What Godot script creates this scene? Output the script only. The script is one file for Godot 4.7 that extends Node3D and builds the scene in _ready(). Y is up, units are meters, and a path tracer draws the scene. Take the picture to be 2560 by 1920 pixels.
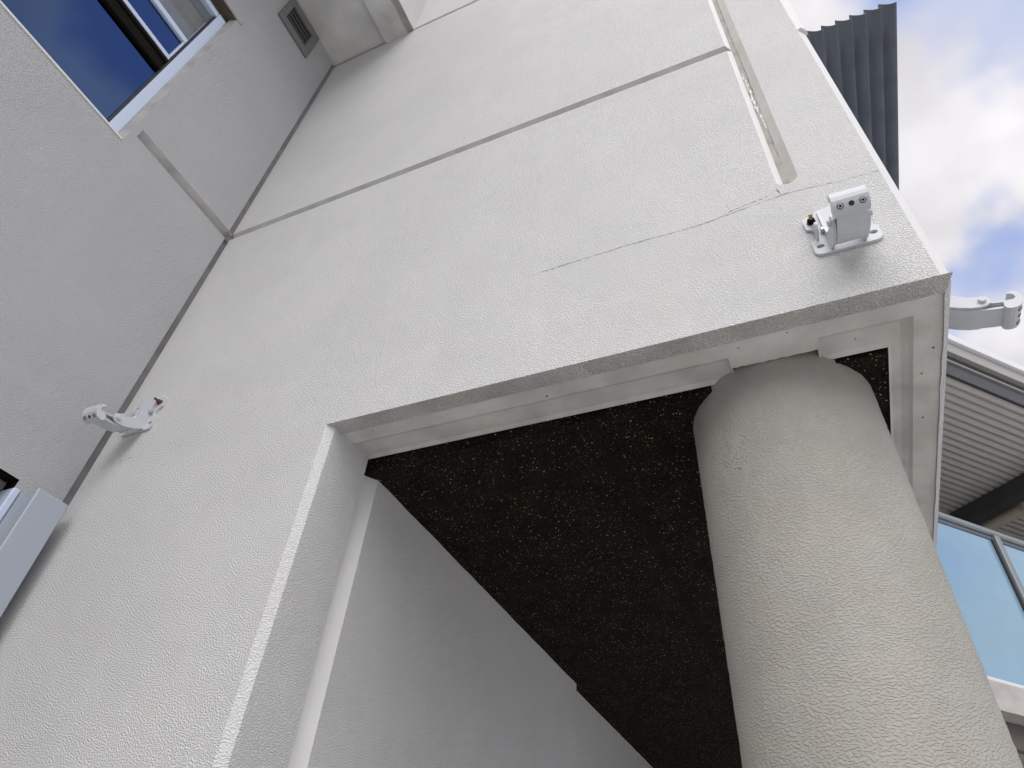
extends Node3D
# A pale rendered building corner seen from below: wall over a porch, round column, side wing, brackets, a balcony behind.

const WING_X := -2.33      # face of the side wing
const SIDE_X := 0.458      # outer side of the overhanging storey
const EDGE_Y := 2.745      # underside of the overhang
const JAMB_X := -1.222     # wall inside the porch
const CEIL_Y := 2.715      # dark porch ceiling

var used := {}
var M := {}

# ------------------------------------------------------------------ naming
func numbered(called: String) -> String:
	var n: int = used.get(called, 0)
	used[called] = n + 1
	return called if n == 0 else "%s_%03d" % [called, n]

func tag(o: Node3D, label: String, category: String, group := "") -> void:
	o.set_meta("label", label)
	o.set_meta("category", category)
	o.set_meta("kind", "thing")
	if group != "":
		o.set_meta("group", group)

func thing(called: String, label: String, category: String, at := Vector3.ZERO, turn := 0.0, group := "") -> Node3D:
	var o := Node3D.new()
	o.name = numbered(called)
	add_child(o, true)
	o.position = at
	o.rotation.y = turn
	tag(o, label, category, group)
	return o

# one mesh under a parent; shapes are given in the world (or in the parent's frame when local)
func part(called: String, st: SurfaceTool, m: Material, parent: Node3D, label := "", local := false, smooth := false) -> MeshInstance3D:
	var o := MeshInstance3D.new()
	var taken := false
	var k := 0
	var nm := called
	for c in parent.get_children():
		if c.name == nm:
			taken = true
	while taken:
		k += 1
		nm = "%s_%03d" % [called, k]
		taken = false
		for c in parent.get_children():
			if c.name == nm:
				taken = true
	o.name = nm
	if not smooth:
		st.generate_normals()
	o.mesh = st.commit()
	o.material_override = null
	o.set_surface_override_material(0, m)
	if parent != self and not local:
		var p: Node = parent
		var t := Transform3D()
		while p != self and p is Node3D:
			t = (p as Node3D).transform * t
			p = p.get_parent()
		o.transform = t.affine_inverse()
	parent.add_child(o, true)
	if label != "":
		o.set_meta("label", label)
	return o

# ------------------------------------------------------------------ shapes
func mb(group := -1) -> SurfaceTool:
	var st := SurfaceTool.new()
	st.begin(Mesh.PRIMITIVE_TRIANGLES)
	st.set_smooth_group(group)
	return st

func tri(st: SurfaceTool, a: Vector3, b: Vector3, c: Vector3) -> void:   # counter-clockwise seen from outside
	st.add_vertex(a); st.add_vertex(c); st.add_vertex(b)

func quad(st: SurfaceTool, a: Vector3, b: Vector3, c: Vector3, d: Vector3) -> void:
	tri(st, a, b, c); tri(st, a, c, d)

func box(st: SurfaceTool, lo: Vector3, hi: Vector3, ch := 0.0) -> void:   # a box with chamfered edges
	if ch <= 0.0:
		var p: Array[Vector3] = []
		for i in 8:
			p.append(Vector3(hi.x if i & 1 else lo.x, hi.y if i & 2 else lo.y, hi.z if i & 4 else lo.z))
		quad(st, p[4], p[5], p[7], p[6]); quad(st, p[1], p[0], p[2], p[3])
		quad(st, p[0], p[4], p[6], p[2]); quad(st, p[5], p[1], p[3], p[7])
		quad(st, p[6], p[7], p[3], p[2]); quad(st, p[0], p[1], p[5], p[4])
		return
	var mid := (lo + hi) / 2.0
	var h := (hi - lo) / 2.0
	var c := minf(ch, minf(h.x, minf(h.y, h.z)) * 0.9)
	for ax in 3:
		var u := (ax + 1) % 3
		var v := (ax + 2) % 3
		for s: float in [-1.0, 1.0]:
			var f: Array[Vector3] = []
			for k in 4:
				var q := Vector3.ZERO
				q[ax] = s * h[ax]
				q[u] = (h[u] - c) * (1.0 if k in [1, 2] else -1.0)
				q[v] = (h[v] - c) * (1.0 if k in [2, 3] else -1.0)
				f.append(mid + q)
			if s > 0:
				quad(st, f[0], f[1], f[2], f[3])
			else:
				quad(st, f[3], f[2], f[1], f[0])
		# edges along ax
		for su: float in [-1.0, 1.0]:
			for sv: float in [-1.0, 1.0]:
				var e: Array[Vector3] = []
				for k in 4:
					var q := Vector3.ZERO
					q[ax] = (h[ax] - c) * (1.0 if k in [1, 2] else -1.0)
					q[u] = su * (h[u] if k < 2 else h[u] - c)
					q[v] = sv * (h[v] - c if k < 2 else h[v])
					e.append(mid + q)
				if su * sv < 0:
					quad(st, e[0], e[1], e[2], e[3])
				else:
					quad(st, e[3], e[2], e[1], e[0])
	for i in 8:
		var s := Vector3(1 if i & 1 else -1, 1 if i & 2 else -1, 1 if i & 4 else -1)
		var a := mid + Vector3(s.x * h.x, s.y * (h.y - c), s.z * (h.z - c))
		var b := mid + Vector3(s.x * (h.x - c), s.y * h.y, s.z * (h.z - c))
		var d := mid + Vector3(s.x * (h.x - c), s.y * (h.y - c), s.z * h.z)
		if s.x * s.y * s.z > 0:
			tri(st, a, b, d)
		else:
			tri(st, a, d, b)

# a flat sheet: polygon in the plane o + u*x + v*y, facing u x v
func sheet(st: SurfaceTool, poly: PackedVector2Array, o: Vector3, u: Vector3, v: Vector3) -> void:
	var idx := Geometry2D.triangulate_polygon(poly)
	for i in range(0, idx.size(), 3):
		var a := poly[idx[i]]
		var b := poly[idx[i + 1]]
		var c := poly[idx[i + 2]]
		if (b - a).cross(c - a) < 0:
			var t := b
			b = c
			c = t
		tri(st, o + u * a.x + v * a.y, o + u * b.x + v * b.y, o + u * c.x + v * c.y)

# an extruded polygon (counter-clockwise in u, v), from depth 0 to depth along w = u x v
func prism(st: SurfaceTool, poly: PackedVector2Array, o: Vector3, u: Vector3, v: Vector3, depth: float, ch := 0.0) -> void:
	var w := u.cross(v).normalized()
	var inset := poly
	if ch > 0.0:
		var off := Geometry2D.offset_polygon(poly, -ch, Geometry2D.JOIN_MITER)
		if off.size() == 1 and off[0].size() == poly.size():
			var best := 0
			for k in poly.size():   # rotate to match corners
				if off[0][k].distance_to(poly[0]) < off[0][best].distance_to(poly[0]):
					best = k
			inset = PackedVector2Array()
			var cc := not Geometry2D.is_polygon_clockwise(off[0])
			var pc := not Geometry2D.is_polygon_clockwise(poly)
			for k in poly.size():
				inset.append(off[0][posmod(best + (k if cc == pc else -k), poly.size())])
	var c2 := ch if inset != poly else 0.0
	sheet(st, inset, o + w * depth, u, v)
	sheet(st, inset, o, -u, v) if false else sheet_back(st, inset, o, u, v)
	for i in poly.size():
		var j := (i + 1) % poly.size()
		var a := o + u * poly[i].x + v * poly[i].y
		var b := o + u * poly[j].x + v * poly[j].y
		quad(st, a + w * c2, b + w * c2, b + w * (depth - c2), a + w * (depth - c2))
		if c2 > 0.0:
			var ai := o + u * inset[i].x + v * inset[i].y
			var bi := o + u * inset[j].x + v * inset[j].y
			quad(st, a + w * (depth - c2), b + w * (depth - c2), bi + w * depth, ai + w * depth)
			quad(st, b + w * c2, a + w * c2, ai, bi)

func sheet_back(st: SurfaceTool, poly: PackedVector2Array, o: Vector3, u: Vector3, v: Vector3) -> void:
	var m := PackedVector2Array()
	for p in poly:
		m.append(Vector2(p.y, p.x))
	sheet(st, m, o, v, u)

# a plate with holes, from z0 to z1 (local x, y outline)
func plate(st: SurfaceTool, outline: PackedVector2Array, holes: Array, z0: float, z1: float) -> void:
	var pieces: Array[PackedVector2Array] = [outline]
	for h: PackedVector2Array in holes:
		var cx := 0.0
		for p in h:
			cx += p.x / h.size()
		var next: Array[PackedVector2Array] = []
		for piece in pieces:
			for half in [PackedVector2Array([Vector2(-9, -9), Vector2(cx, -9), Vector2(cx, 9), Vector2(-9, 9)]), PackedVector2Array([Vector2(cx, -9), Vector2(9, -9), Vector2(9, 9), Vector2(cx, 9)])]:
				for q in Geometry2D.intersect_polygons(piece, half):
					next.append_array(Geometry2D.clip_polygons(q, h))
		pieces = next
	for q in pieces:
		sheet(st, q, Vector3(0, 0, z1), Vector3.RIGHT, Vector3.UP)
		sheet_back(st, q, Vector3(0, 0, z0), Vector3.RIGHT, Vector3.UP)
	for k in holes.size() + 1:
		var ring: PackedVector2Array = outline if k == 0 else holes[k - 1]
		for i in ring.size():
			var a := ring[i]
			var b := ring[(i + 1) % ring.size()]
			quad(st, Vector3(a.x, a.y, z0), Vector3(b.x, b.y, z0), Vector3(b.x, b.y, z1), Vector3(a.x, a.y, z1))

func ring_points(c: Vector2, rx: float, ry: float, n: int, from := 0.0, to := TAU) -> PackedVector2Array:
	var p := PackedVector2Array()
	var whole := absf(to - from) > TAU - 0.01
	for i in (n if whole else n + 1):
		var a := from + (to - from) * i / n
		p.append(c + Vector2(cos(a) * rx, sin(a) * ry))
	return p

# a turned shape: profile (radius, height along axis) from a base point
func lathe(st: SurfaceTool, base: Vector3, axis: Vector3, profile: Array, n: int) -> void:
	axis = axis.normalized()
	var u := axis.cross(Vector3(0.31, 0.77, 0.55)).normalized()
	var v := axis.cross(u)
	for k in profile.size() - 1:
		for i in n:
			var a := TAU * i / n
			var b := TAU * (i + 1) / n
			var da := u * cos(a) + v * sin(a)
			var db := u * cos(b) + v * sin(b)
			var p: Vector2 = profile[k]
			var q: Vector2 = profile[k + 1]
			if p.x < 1e-6:
				tri(st, base + axis * p.y, base + db * q.x + axis * q.y, base + da * q.x + axis * q.y) if false else tri(st, base + axis * p.y, base + da * q.x + axis * q.y, base + db * q.x + axis * q.y)
			elif q.x < 1e-6:
				tri(st, base + da * p.x + axis * p.y, base + db * p.x + axis * p.y, base + axis * q.y)
			else:
				quad(st, base + da * p.x + axis * p.y, base + db * p.x + axis * p.y, base + db * q.x + axis * q.y, base + da * q.x + axis * q.y)

func rod(st: SurfaceTool, a: Vector3, b: Vector3, r: float, n := 12) -> void:
	var l := a.distance_to(b)
	lathe(st, a, b - a, [Vector2(0, 0), Vector2(r, 0), Vector2(r, l), Vector2(0, l)], n)

# quads between two polylines of equal length
func loft(st: SurfaceTool, a: Array, b: Array) -> void:
	for i in a.size() - 1:
		quad(st, a[i], a[i + 1], b[i + 1], b[i])

# ------------------------------------------------------------------ textures
func noise_bytes(w: int, h: int, freq: float, sd: int, kind := FastNoiseLite.TYPE_SIMPLEX_SMOOTH, oct := 1, ret := -1) -> PackedByteArray:
	var f := FastNoiseLite.new()
	f.seed = sd
	f.noise_type = kind
	f.frequency = freq
	f.fractal_type = FastNoiseLite.FRACTAL_FBM if oct > 1 else FastNoiseLite.FRACTAL_NONE
	f.fractal_octaves = oct
	if ret >= 0:
		f.cellular_return_type = ret
		f.cellular_jitter = 1.0
	var im := f.get_seamless_image(w, h, false, false, 0.08, true)
	im.convert(Image.FORMAT_L8)
	return im.get_data()

func wide(data: PackedByteArray, w: int, h: int, nw: int, nh: int) -> PackedByteArray:
	var im := Image.create_from_data(w, h, false, Image.FORMAT_L8, data)
	im.resize(nw, nh, Image.INTERPOLATE_CUBIC)
	return im.get_data()

func grey_texture(data: PackedByteArray, w: int, h: int) -> ImageTexture:
	return ImageTexture.create_from_image(Image.create_from_data(w, h, false, Image.FORMAT_L8, data))

# trowelled render: flattened lumps with worm-like lips, longer across than up
func render_height(size: int, sd: int, stretch: float, f1: float, f2: float, lo: float, hi: float) -> ImageTexture:
	var w := int(size / stretch)
	var a := wide(noise_bytes(w, size, f1, sd, FastNoiseLite.TYPE_SIMPLEX_SMOOTH, 2), w, size, size, size)
	var b := noise_bytes(size, size, f2, sd + 7, FastNoiseLite.TYPE_SIMPLEX, 2)
	var c := noise_bytes(size, size, 0.006, sd + 13)
	var out := PackedByteArray()
	out.resize(size * size)
	var ramp := PackedFloat32Array()
	ramp.resize(256)
	for i in 256:
		ramp[i] = smoothstep(lo, hi, i / 255.0) * 0.74
	for i in size * size:
		out[i] = int((ramp[clampi(a[i] + (c[i] - 128) / 7, 0, 255)] + b[i] * 0.00094) * 255.0)
	return grey_texture(out, size, size)

func mottle(size: int, sd: int, amount: float, warm: float) -> ImageTexture:
	var a := noise_bytes(size, size, 0.006, sd, FastNoiseLite.TYPE_SIMPLEX, 5)
	var b := noise_bytes(size, size, 0.009, sd + 3, FastNoiseLite.TYPE_SIMPLEX, 4)
	var out := PackedByteArray()
	out.resize(size * size * 3)
	for i in size * size:
		var l := 255.0 - amount * a[i]
		var t := (b[i] - 128.0) * warm
		out[i * 3] = clampi(int(l + t), 0, 255)
		out[i * 3 + 1] = clampi(int(l + t * 0.25), 0, 255)
		out[i * 3 + 2] = clampi(int(l - t), 0, 255)
	return ImageTexture.create_from_image(Image.create_from_data(size, size, false, Image.FORMAT_RGB8, out))

func pebbles(size: int, sd: int) -> Array:
	var cells := noise_bytes(size, size, 0.105, sd, FastNoiseLite.TYPE_CELLULAR, 1, FastNoiseLite.RETURN_DISTANCE)
	var which := noise_bytes(size, size, 0.105, sd, FastNoiseLite.TYPE_CELLULAR, 1, FastNoiseLite.RETURN_CELL_VALUE)
	var fine := noise_bytes(size, size, 0.11, sd + 5, FastNoiseLite.TYPE_SIMPLEX, 3)
	var col := PackedByteArray()
	var hei := PackedByteArray()
	col.resize(size * size * 3)
	hei.resize(size * size)
	var stain := noise_bytes(size, size, 0.005, sd + 9, FastNoiseLite.TYPE_SIMPLEX, 4)
	for i in size * size:
		var near := 1.0 - smoothstep(0.06, 0.20 + 0.16 * ((which[i] * 5) % 17) / 17.0, cells[i] / 255.0 + (fine[i] - 128) * 0.0006)
		var v: int = which[i]
		var bright := 0.05
		if v > 238:
			bright = 0.62
		elif v > 205:
			bright = 0.38
		elif v > 95 and v < 160:
			bright = 0.21
		bright *= 0.4 + 1.2 * ((v * 7) % 13) / 13.0
		var g := 0.05 + (0.03 + 0.09 * fine[i] / 255.0) * (0.75 + stain[i] / 500.0) + bright * near
		col[i * 3] = int(clampf(g * 1.08, 0, 1) * 255)
		col[i * 3 + 1] = int(clampf(g * 0.97, 0, 1) * 255)
		col[i * 3 + 2] = int(clampf(g * 0.82, 0, 1) * 255)
		hei[i] = int(clampf(near * 0.6 + fine[i] / 255.0 * 0.4, 0, 1) * 255)
	return [ImageTexture.create_from_image(Image.create_from_data(size, size, false, Image.FORMAT_RGB8, col)), grey_texture(hei, size, size)]

func lin(r: float, g: float, b: float) -> Color:
	return Color(r, g, b).linear_to_srgb()

func paint(called: String, c: Color, rough := 0.6, metal := 0.0) -> StandardMaterial3D:
	var m := StandardMaterial3D.new()
	m.resource_name = called
	m.albedo_color = c
	m.roughness = rough
	m.metallic = metal
	M[called] = m
	return m

func relief(m: StandardMaterial3D, tex: Texture2D, tile: float, cm: float, tri_planar := true) -> void:
	m.heightmap_enabled = true
	m.heightmap_texture = tex
	m.heightmap_scale = cm
	m.uv1_scale = Vector3.ONE / tile
	if tri_planar:
		m.uv1_triplanar = true
		m.uv1_world_triplanar = true
		m.uv1_triplanar_sharpness = 8.0

func tone(m: StandardMaterial3D, tex: Texture2D, tile: float) -> void:
	m.detail_enabled = true
	m.detail_albedo = tex
	m.detail_blend_mode = BaseMaterial3D.BLEND_MODE_MUL
	m.detail_uv_layer = BaseMaterial3D.DETAIL_UV_2
	m.uv2_triplanar = true
	m.uv2_world_triplanar = true
	m.uv2_triplanar_sharpness = 6.0
	m.uv2_scale = Vector3.ONE / tile

func make_materials() -> void:
	var stucco := render_height(2048, 11, 1.3, 0.115, 0.2, 0.36, 0.66)
	var column_relief := render_height(2048, 41, 1.9, 0.078, 0.15, 0.42, 0.70)
	var patchy := mottle(512, 5, 0.03, 0.006)
	var grime := mottle(512, 23, 0.16, 0.03)
	var fine := grey_texture(noise_bytes(512, 512, 0.2, 71, FastNoiseLite.TYPE_SIMPLEX, 3), 512, 512)
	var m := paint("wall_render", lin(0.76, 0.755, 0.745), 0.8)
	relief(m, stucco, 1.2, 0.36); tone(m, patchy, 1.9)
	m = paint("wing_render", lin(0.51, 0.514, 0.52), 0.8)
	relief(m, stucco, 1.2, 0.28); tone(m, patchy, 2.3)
	m = paint("edge_render", lin(0.72, 0.705, 0.67), 0.7)
	relief(m, column_relief, 0.9, 0.55); tone(m, grime, 0.9)
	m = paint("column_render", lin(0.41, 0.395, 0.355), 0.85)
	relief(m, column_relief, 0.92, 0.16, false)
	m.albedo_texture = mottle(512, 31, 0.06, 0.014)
	m = paint("smooth_paint", lin(0.62, 0.60, 0.56), 0.5)
	relief(m, fine, 0.5, 0.05); tone(m, grime, 1.3)
	m = paint("moulding_paint", lin(0.73, 0.71, 0.675), 0.5)
	relief(m, fine, 0.7, 0.06); tone(m, grime, 0.8)
	m = paint("bevel_paint", lin(0.76, 0.755, 0.74), 0.5)
	relief(m, fine, 0.5, 0.05); tone(m, patchy, 0.7)
	m = paint("bare_mortar", lin(0.47, 0.445, 0.41), 0.85)
	relief(m, fine, 0.25, 0.12); tone(m, grime, 0.35)
	m = paint("sealant", lin(0.27, 0.26, 0.255), 0.6)
	relief(m, fine, 0.3, 0.06); tone(m, grime, 0.6)
	m = paint("crack_dirt", lin(0.13, 0.105, 0.09), 0.9)
	var pb := pebbles(1024, 3)
	m = paint("dark_aggregate", Color.WHITE, 0.95)
	m.metallic_specular = 0.15
	m.albedo_texture = pb[0]
	relief(m, pb[1], 1.0, 0.7)
	m = paint("soffit_paint", lin(0.79, 0.775, 0.75), 0.6)
	tone(m, grime, 1.5)
	m = paint("bracket_paint", lin(0.58, 0.60, 0.63), 0.38)
	tone(m, patchy, 0.3)
	paint("zinc", lin(0.42, 0.43, 0.44), 0.38, 0.7)
	paint("brass", lin(0.30, 0.23, 0.13), 0.4, 0.6)
	m = paint("rust", lin(0.15, 0.07, 0.04), 0.9)
	tone(m, grime, 0.05)
	paint("black_rubber", lin(0.015, 0.015, 0.016), 0.55)
	paint("frame_metal", lin(0.58, 0.66, 0.82), 0.35)
	paint("dark_frame", lin(0.012, 0.010, 0.009), 0.8)
	M.dark_frame.metallic_specular = 0.15
	m = paint("brown_head", lin(0.12, 0.095, 0.075), 0.7)
	tone(m, grime, 0.3)
	m = paint("groove_paint", lin(0.60, 0.59, 0.575), 0.6)
	tone(m, grime, 0.7)
	m = paint("reveal_paint", lin(0.48, 0.465, 0.445), 0.6)
	tone(m, grime, 0.7)
	m = paint("taupe_matte", lin(0.13, 0.125, 0.11), 0.9)
	tone(m, grime, 0.4)
	m = paint("clear_glass", Color(0.9, 0.95, 1.0, 0.12), 0.02)
	m.transparency = BaseMaterial3D.TRANSPARENCY_ALPHA
	m = paint("tinted_glass", lin(0.055, 0.095, 0.20), 0.03, 1.0)
	m = paint("balcony_glass", lin(0.30, 0.47, 0.60), 0.12)
	m.metallic = 0.35
	tone(m, patchy, 0.5)
	m = paint("dark_steel", lin(0.145, 0.168, 0.205), 0.55)
	relief(m, fine, 0.6, 0.04); tone(m, grime, 0.8)
	m = paint("fascia_steel", lin(0.055, 0.055, 0.062), 0.5)
	tone(m, grime, 0.6)
	paint("steel_light", lin(0.34, 0.33, 0.31), 0.45)
	paint("flashing", lin(0.70, 0.71, 0.73), 0.4)
	m = paint("ceiling_sheet", lin(0.50, 0.475, 0.45), 0.5)
	tone(m, patchy, 0.8)
	m = paint("concrete", lin(0.56, 0.535, 0.50), 0.85)
	relief(m, fine, 0.5, 0.2); tone(m, grime, 0.45)
	m = paint("brown_wall", lin(0.17, 0.14, 0.125), 0.8)
	tone(m, grime, 1.1)
	m = paint("rail_metal", lin(0.26, 0.28, 0.29), 0.4, 0.3)
	m = paint("beige_wall", lin(0.50, 0.45, 0.38), 0.8)
	m = paint("vent_metal", lin(0.16, 0.155, 0.15), 0.5)
	m = paint("casing_paint", lin(0.38, 0.42, 0.48), 0.4)
	m = paint("paving", lin(0.55, 0.55, 0.545), 0.9)
	relief(m, fine, 0.6, 0.2); tone(m, grime, 2.5)

# ------------------------------------------------------------------ sky
func make_sky() -> ImageTexture:
	var w := 1024
	var h := 512
	var big := FastNoiseLite.new()
	big.seed = 8; big.frequency = 1.0; big.fractal_octaves = 6; big.fractal_gain = 0.52
	big.noise_type = FastNoiseLite.TYPE_SIMPLEX_SMOOTH
	var veil := FastNoiseLite.new()
	veil.seed = 77; veil.frequency = 0.6; veil.fractal_octaves = 4
	var im := Image.create(w, h, false, Image.FORMAT_RGBF)
	for j in h:
		var el := PI / 2 - (j + 0.5) / h * PI
		var y := sin(el)
		for i in w:
			var a := (i + 0.5) / w * TAU
			var d := Vector3(sin(a) * cos(el), y, -cos(a) * cos(el))
			if y < -0.02:
				im.set_pixel(i, j, Color(0.28, 0.27, 0.26))
				continue
			var p := d / (maxf(y, 0.0) + 0.22)
			var n := 0.02 + big.get_noise_3d(p.x * 3.0 + 5.48, p.z * 3.0 - 20.55, 0.4) * 0.5 + 0.5
			var v := veil.get_noise_3d(p.x * 6.5, p.z * 4.5, 5.0) * 0.5 + 0.5
			var cover := smoothstep(0.38, 0.60, n + 0.06 * big.get_noise_3d(p.x * 9.0, p.z * 9.0, 2.0))
			var haze := 0.42 + 0.58 * smoothstep(0.34, 0.60, v)
			var blue := Color(0.17, 0.27, 0.56).lerp(Color(0.44, 0.52, 0.70), pow(1.0 - clampf(y, 0, 1), 3.0))
			var c := blue.lerp(Color(0.435, 0.475, 0.625), haze)
			var lump := big.get_noise_3d(p.x * 4.0, p.z * 4.0, 9.0)
			c = c.lerp(Color(0.655, 0.635, 0.655) * (0.95 + 0.36 * lump), cover)
			im.set_pixel(i, j, Color(c.r, c.g, c.b))
	return ImageTexture.create_from_image(im)

# ------------------------------------------------------------------ the scene
func _ready() -> void:
	# camera, solved from the photograph's vanishing points
	var cam := Camera3D.new()
	cam.name = "camera"
	cam.fov = 60.269
	cam.near = 0.05
	cam.far = 1500.0
	cam.transform = Transform3D(Basis(Vector3(0.91541, 0.07027, -0.39633), Vector3(0.22044, 0.73631, 0.63972), Vector3(0.33678, -0.67298, 0.65854)).orthonormalized(), Vector3(0, 1.5, 1.2))
	add_child(cam)
	cam.current = true
	var env := Environment.new()
	env.background_mode = Environment.BG_SKY
	var sky := Sky.new()
	var sm := PanoramaSkyMaterial.new()
	sm.panorama = make_sky()
	sky.sky_material = sm
	env.sky = sky
	env.background_energy_multiplier = 1.0
	env.tonemap_mode = Environment.TONE_MAPPER_LINEAR
	env.tonemap_exposure = 1.34
	env.sdfgi_enabled = true
	env.ssao_enabled = true
	env.ssil_enabled = true
	var we := WorldEnvironment.new()
	we.name = "environment"
	we.environment = env
	add_child(we)
	var sun := DirectionalLight3D.new()
	sun.name = "sun"
	sun.light_energy = 0.84
	sun.light_angular_distance = 75.0
	sun.light_color = Color(1.0, 0.985, 0.965)
	sun.shadow_enabled = true
	add_child(sun)
	sun.look_at_from_position(Vector3.ZERO, -Vector3(0.10, 0.80, 0.58), Vector3.UP)

	make_materials()
	build_ground()
	build_main_wall()
	build_ceiling()
	build_column()
	build_wing()
	build_casing()
	build_side_roof()
	build_balcony()
	build_far_building()
	build_brackets()

func build_ground() -> void:
	var st := mb()
	quad(st, Vector3(-400, 0, 400), Vector3(400, 0, 400), Vector3(400, 0, -400), Vector3(-400, 0, -400))
	var g := part("ground", st, M.paving, self)
	g.set_meta("kind", "structure")
	g.set_meta("label", "pale paved ground below the frame")

# a trough: polylines across the groove, lofted
func build_main_wall() -> void:
	var t := thing("building_wall", "pale textured rendered wall overhanging the porch, with recessed grooves and a hairline crack", "wall", Vector3(-1.2, 0, 0))
	var X := Vector3.RIGHT
	var Y := Vector3.UP
	var top := 7.6
	var d := 0.018                  # depth of the grooves
	var vx0 := 0.184                # the upright groove
	var vx1 := 0.245
	var fx0 := 0.203
	var fx1 := 0.223
	var vy := 3.292                 # centre of its rounded foot
	var hy0 := 4.251                # the level groove
	var hy1 := 4.303
	var gy0 := 6.415                # the level groove high up
	var gy1 := 6.455
	var cx := 0.434                 # where the corner bevel starts
	var outer: Array[Vector2] = []
	var inner: Array[Vector2] = []
	var mid := (vx0 + vx1) / 2.0
	var r := (vx1 - vx0) / 2.0
	for i in 13:
		var a := -PI * i / 12.0
		outer.append(Vector2(mid + cos(a) * r, vy + sin(a) * r))
		inner.append(Vector2((fx0 + fx1) / 2.0 + cos(a) * (fx1 - fx0) / 2.0, vy + sin(a) * r * 0.55))
	# lower face, one sheet round the opening, the groove's foot and up the right edge
	var poly := PackedVector2Array([Vector2(WING_X, 0), Vector2(-1.243, 0), Vector2(-1.243, EDGE_Y), Vector2(cx, EDGE_Y), Vector2(cx, top), Vector2(vx1, top)])
	for p in outer:
		poly.append(p)
	poly.append(Vector2(vx0, hy0)); poly.append(Vector2(WING_X, hy0))
	var st := mb()
	sheet(st, poly, Vector3.ZERO, X, Y)
	part("wall_panel", st, M.wall_render, t)
	st = mb()
	sheet(st, PackedVector2Array([Vector2(WING_X, hy1), Vector2(vx0, hy1), Vector2(vx0, gy0), Vector2(WING_X, gy0)]), Vector3.ZERO, X, Y)
	part("wall_panel", st, M.wall_render, t)
	st = mb()
	sheet(st, PackedVector2Array([Vector2(WING_X, gy1), Vector2(vx0, gy1), Vector2(vx0, top), Vector2(WING_X, top)]), Vector3.ZERO, X, Y)
	part("wall_panel", st, M.wall_render, t)
	# level grooves
	for g in [[hy0, hy1], [gy0, gy1]]:
		var a: float = g[0]
		var b: float = g[1]
		var s := (b - a) * 0.36
		st = mb()
		loft(st, [Vector3(WING_X, a, 0), Vector3(vx0, a, 0)], [Vector3(WING_X, a + s, -d), Vector3(fx0, a + s, -d)])
		loft(st, [Vector3(WING_X, a + s, -d), Vector3(fx0, a + s, -d)], [Vector3(WING_X, b - s, -d), Vector3(fx0, b - s, -d)])
		loft(st, [Vector3(WING_X, b - s, -d), Vector3(fx0, b - s, -d)], [Vector3(WING_X, b, 0), Vector3(vx0, b, 0)])
		part("groove", st, M.groove_paint, t)
	# upright groove: near slope coloured as lit, bare floor, far slope coloured greyer as shaded
	st = mb()
	var s0 := (hy1 - hy0) * 0.36
	for seg in [[vy, vy, hy0, hy0 + s0], [hy1, hy1 - s0, gy0, gy0 + s0], [gy1, gy1 - s0, top, top]]:
		quad(st, Vector3(vx0, seg[0], 0), Vector3(fx0, seg[1], -d), Vector3(fx0, seg[3], -d), Vector3(vx0, seg[2], 0))
	for i in range(6, 12):
		quad(st, Vector3(outer[i].x, outer[i].y, 0), Vector3(inner[i].x, inner[i].y, -d), Vector3(inner[i + 1].x, inner[i + 1].y, -d), Vector3(outer[i + 1].x, outer[i + 1].y, 0))
	part("groove_edge", st, M.bevel_paint, t, "near edge of the upright groove, coloured white as its lit slope")
	st = mb()
	quad(st, Vector3(vx1, vy, 0), Vector3(vx1, top, 0), Vector3(fx1, top, -d), Vector3(fx1, vy, -d))
	for i in range(0, 6):
		quad(st, Vector3(outer[i].x, outer[i].y, 0), Vector3(inner[i].x, inner[i].y, -d), Vector3(inner[i + 1].x, inner[i + 1].y, -d), Vector3(outer[i + 1].x, outer[i + 1].y, 0))
	part("groove_edge", st, M.smooth_paint, t)  # shade of the far slope put into its greyer paint
	st = mb()
	var fl := PackedVector2Array([Vector2(fx0, top)])
	for i in 13:
		fl.append(inner[12 - i])
	fl.append(Vector2(fx1, top))
	sheet(st, fl, Vector3(0, 0, -d), X, Y)
	part("groove_floor", st, M.bare_mortar, t, "bare beige mortar in the floor of the upright groove")
	# crumbled paint along the groove floor: irregular crusts and a split
	var rng := RandomNumberGenerator.new()
	rng.seed = 5
	st = mb()
	ribbon(st, [Vector2(0.2075, 4.06), Vector2(0.2095, 4.00), Vector2(0.2085, 3.93), Vector2(0.2120, 3.86), Vector2(0.2100, 3.79), Vector2(0.2150, 3.72), Vector2(0.2165, 3.66), Vector2(0.2190, 3.62)], 0.0032, -d + 0.0014, 12)
	for i in 16:
		var yy := 3.70 + rng.randf() * 0.34
		var xx := 0.206 + rng.randf() * 0.009
		var h := 0.003 + rng.randf() * 0.007
		var w := 0.0012 + rng.randf() * 0.002
		box(st, Vector3(xx - w, yy - h, -d - 0.001), Vector3(xx + w, yy + h, -d + 0.001 + rng.randf() * 0.0015), 0.001)
	part("paint_crust", st, M.bevel_paint, t)
	st = mb()
	ribbon(st, [Vector2(0.2195, 7.5), Vector2(0.2185, 6.0), Vector2(0.219, 4.9), Vector2(0.2165, 4.5), Vector2(0.2190, 4.2), Vector2(0.2205, 4.0), Vector2(0.2185, 3.8)], 0.0014, -d + 0.0006, 3)
	ribbon(st, [Vector2(0.2195, 3.62), Vector2(0.2185, 3.50), Vector2(0.2200, 3.44)], 0.0011, -d + 0.0006, 4)
	part("crack", st, M.crack_dirt, t)
	# the long crack between the two brackets
	st = mb()
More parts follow.
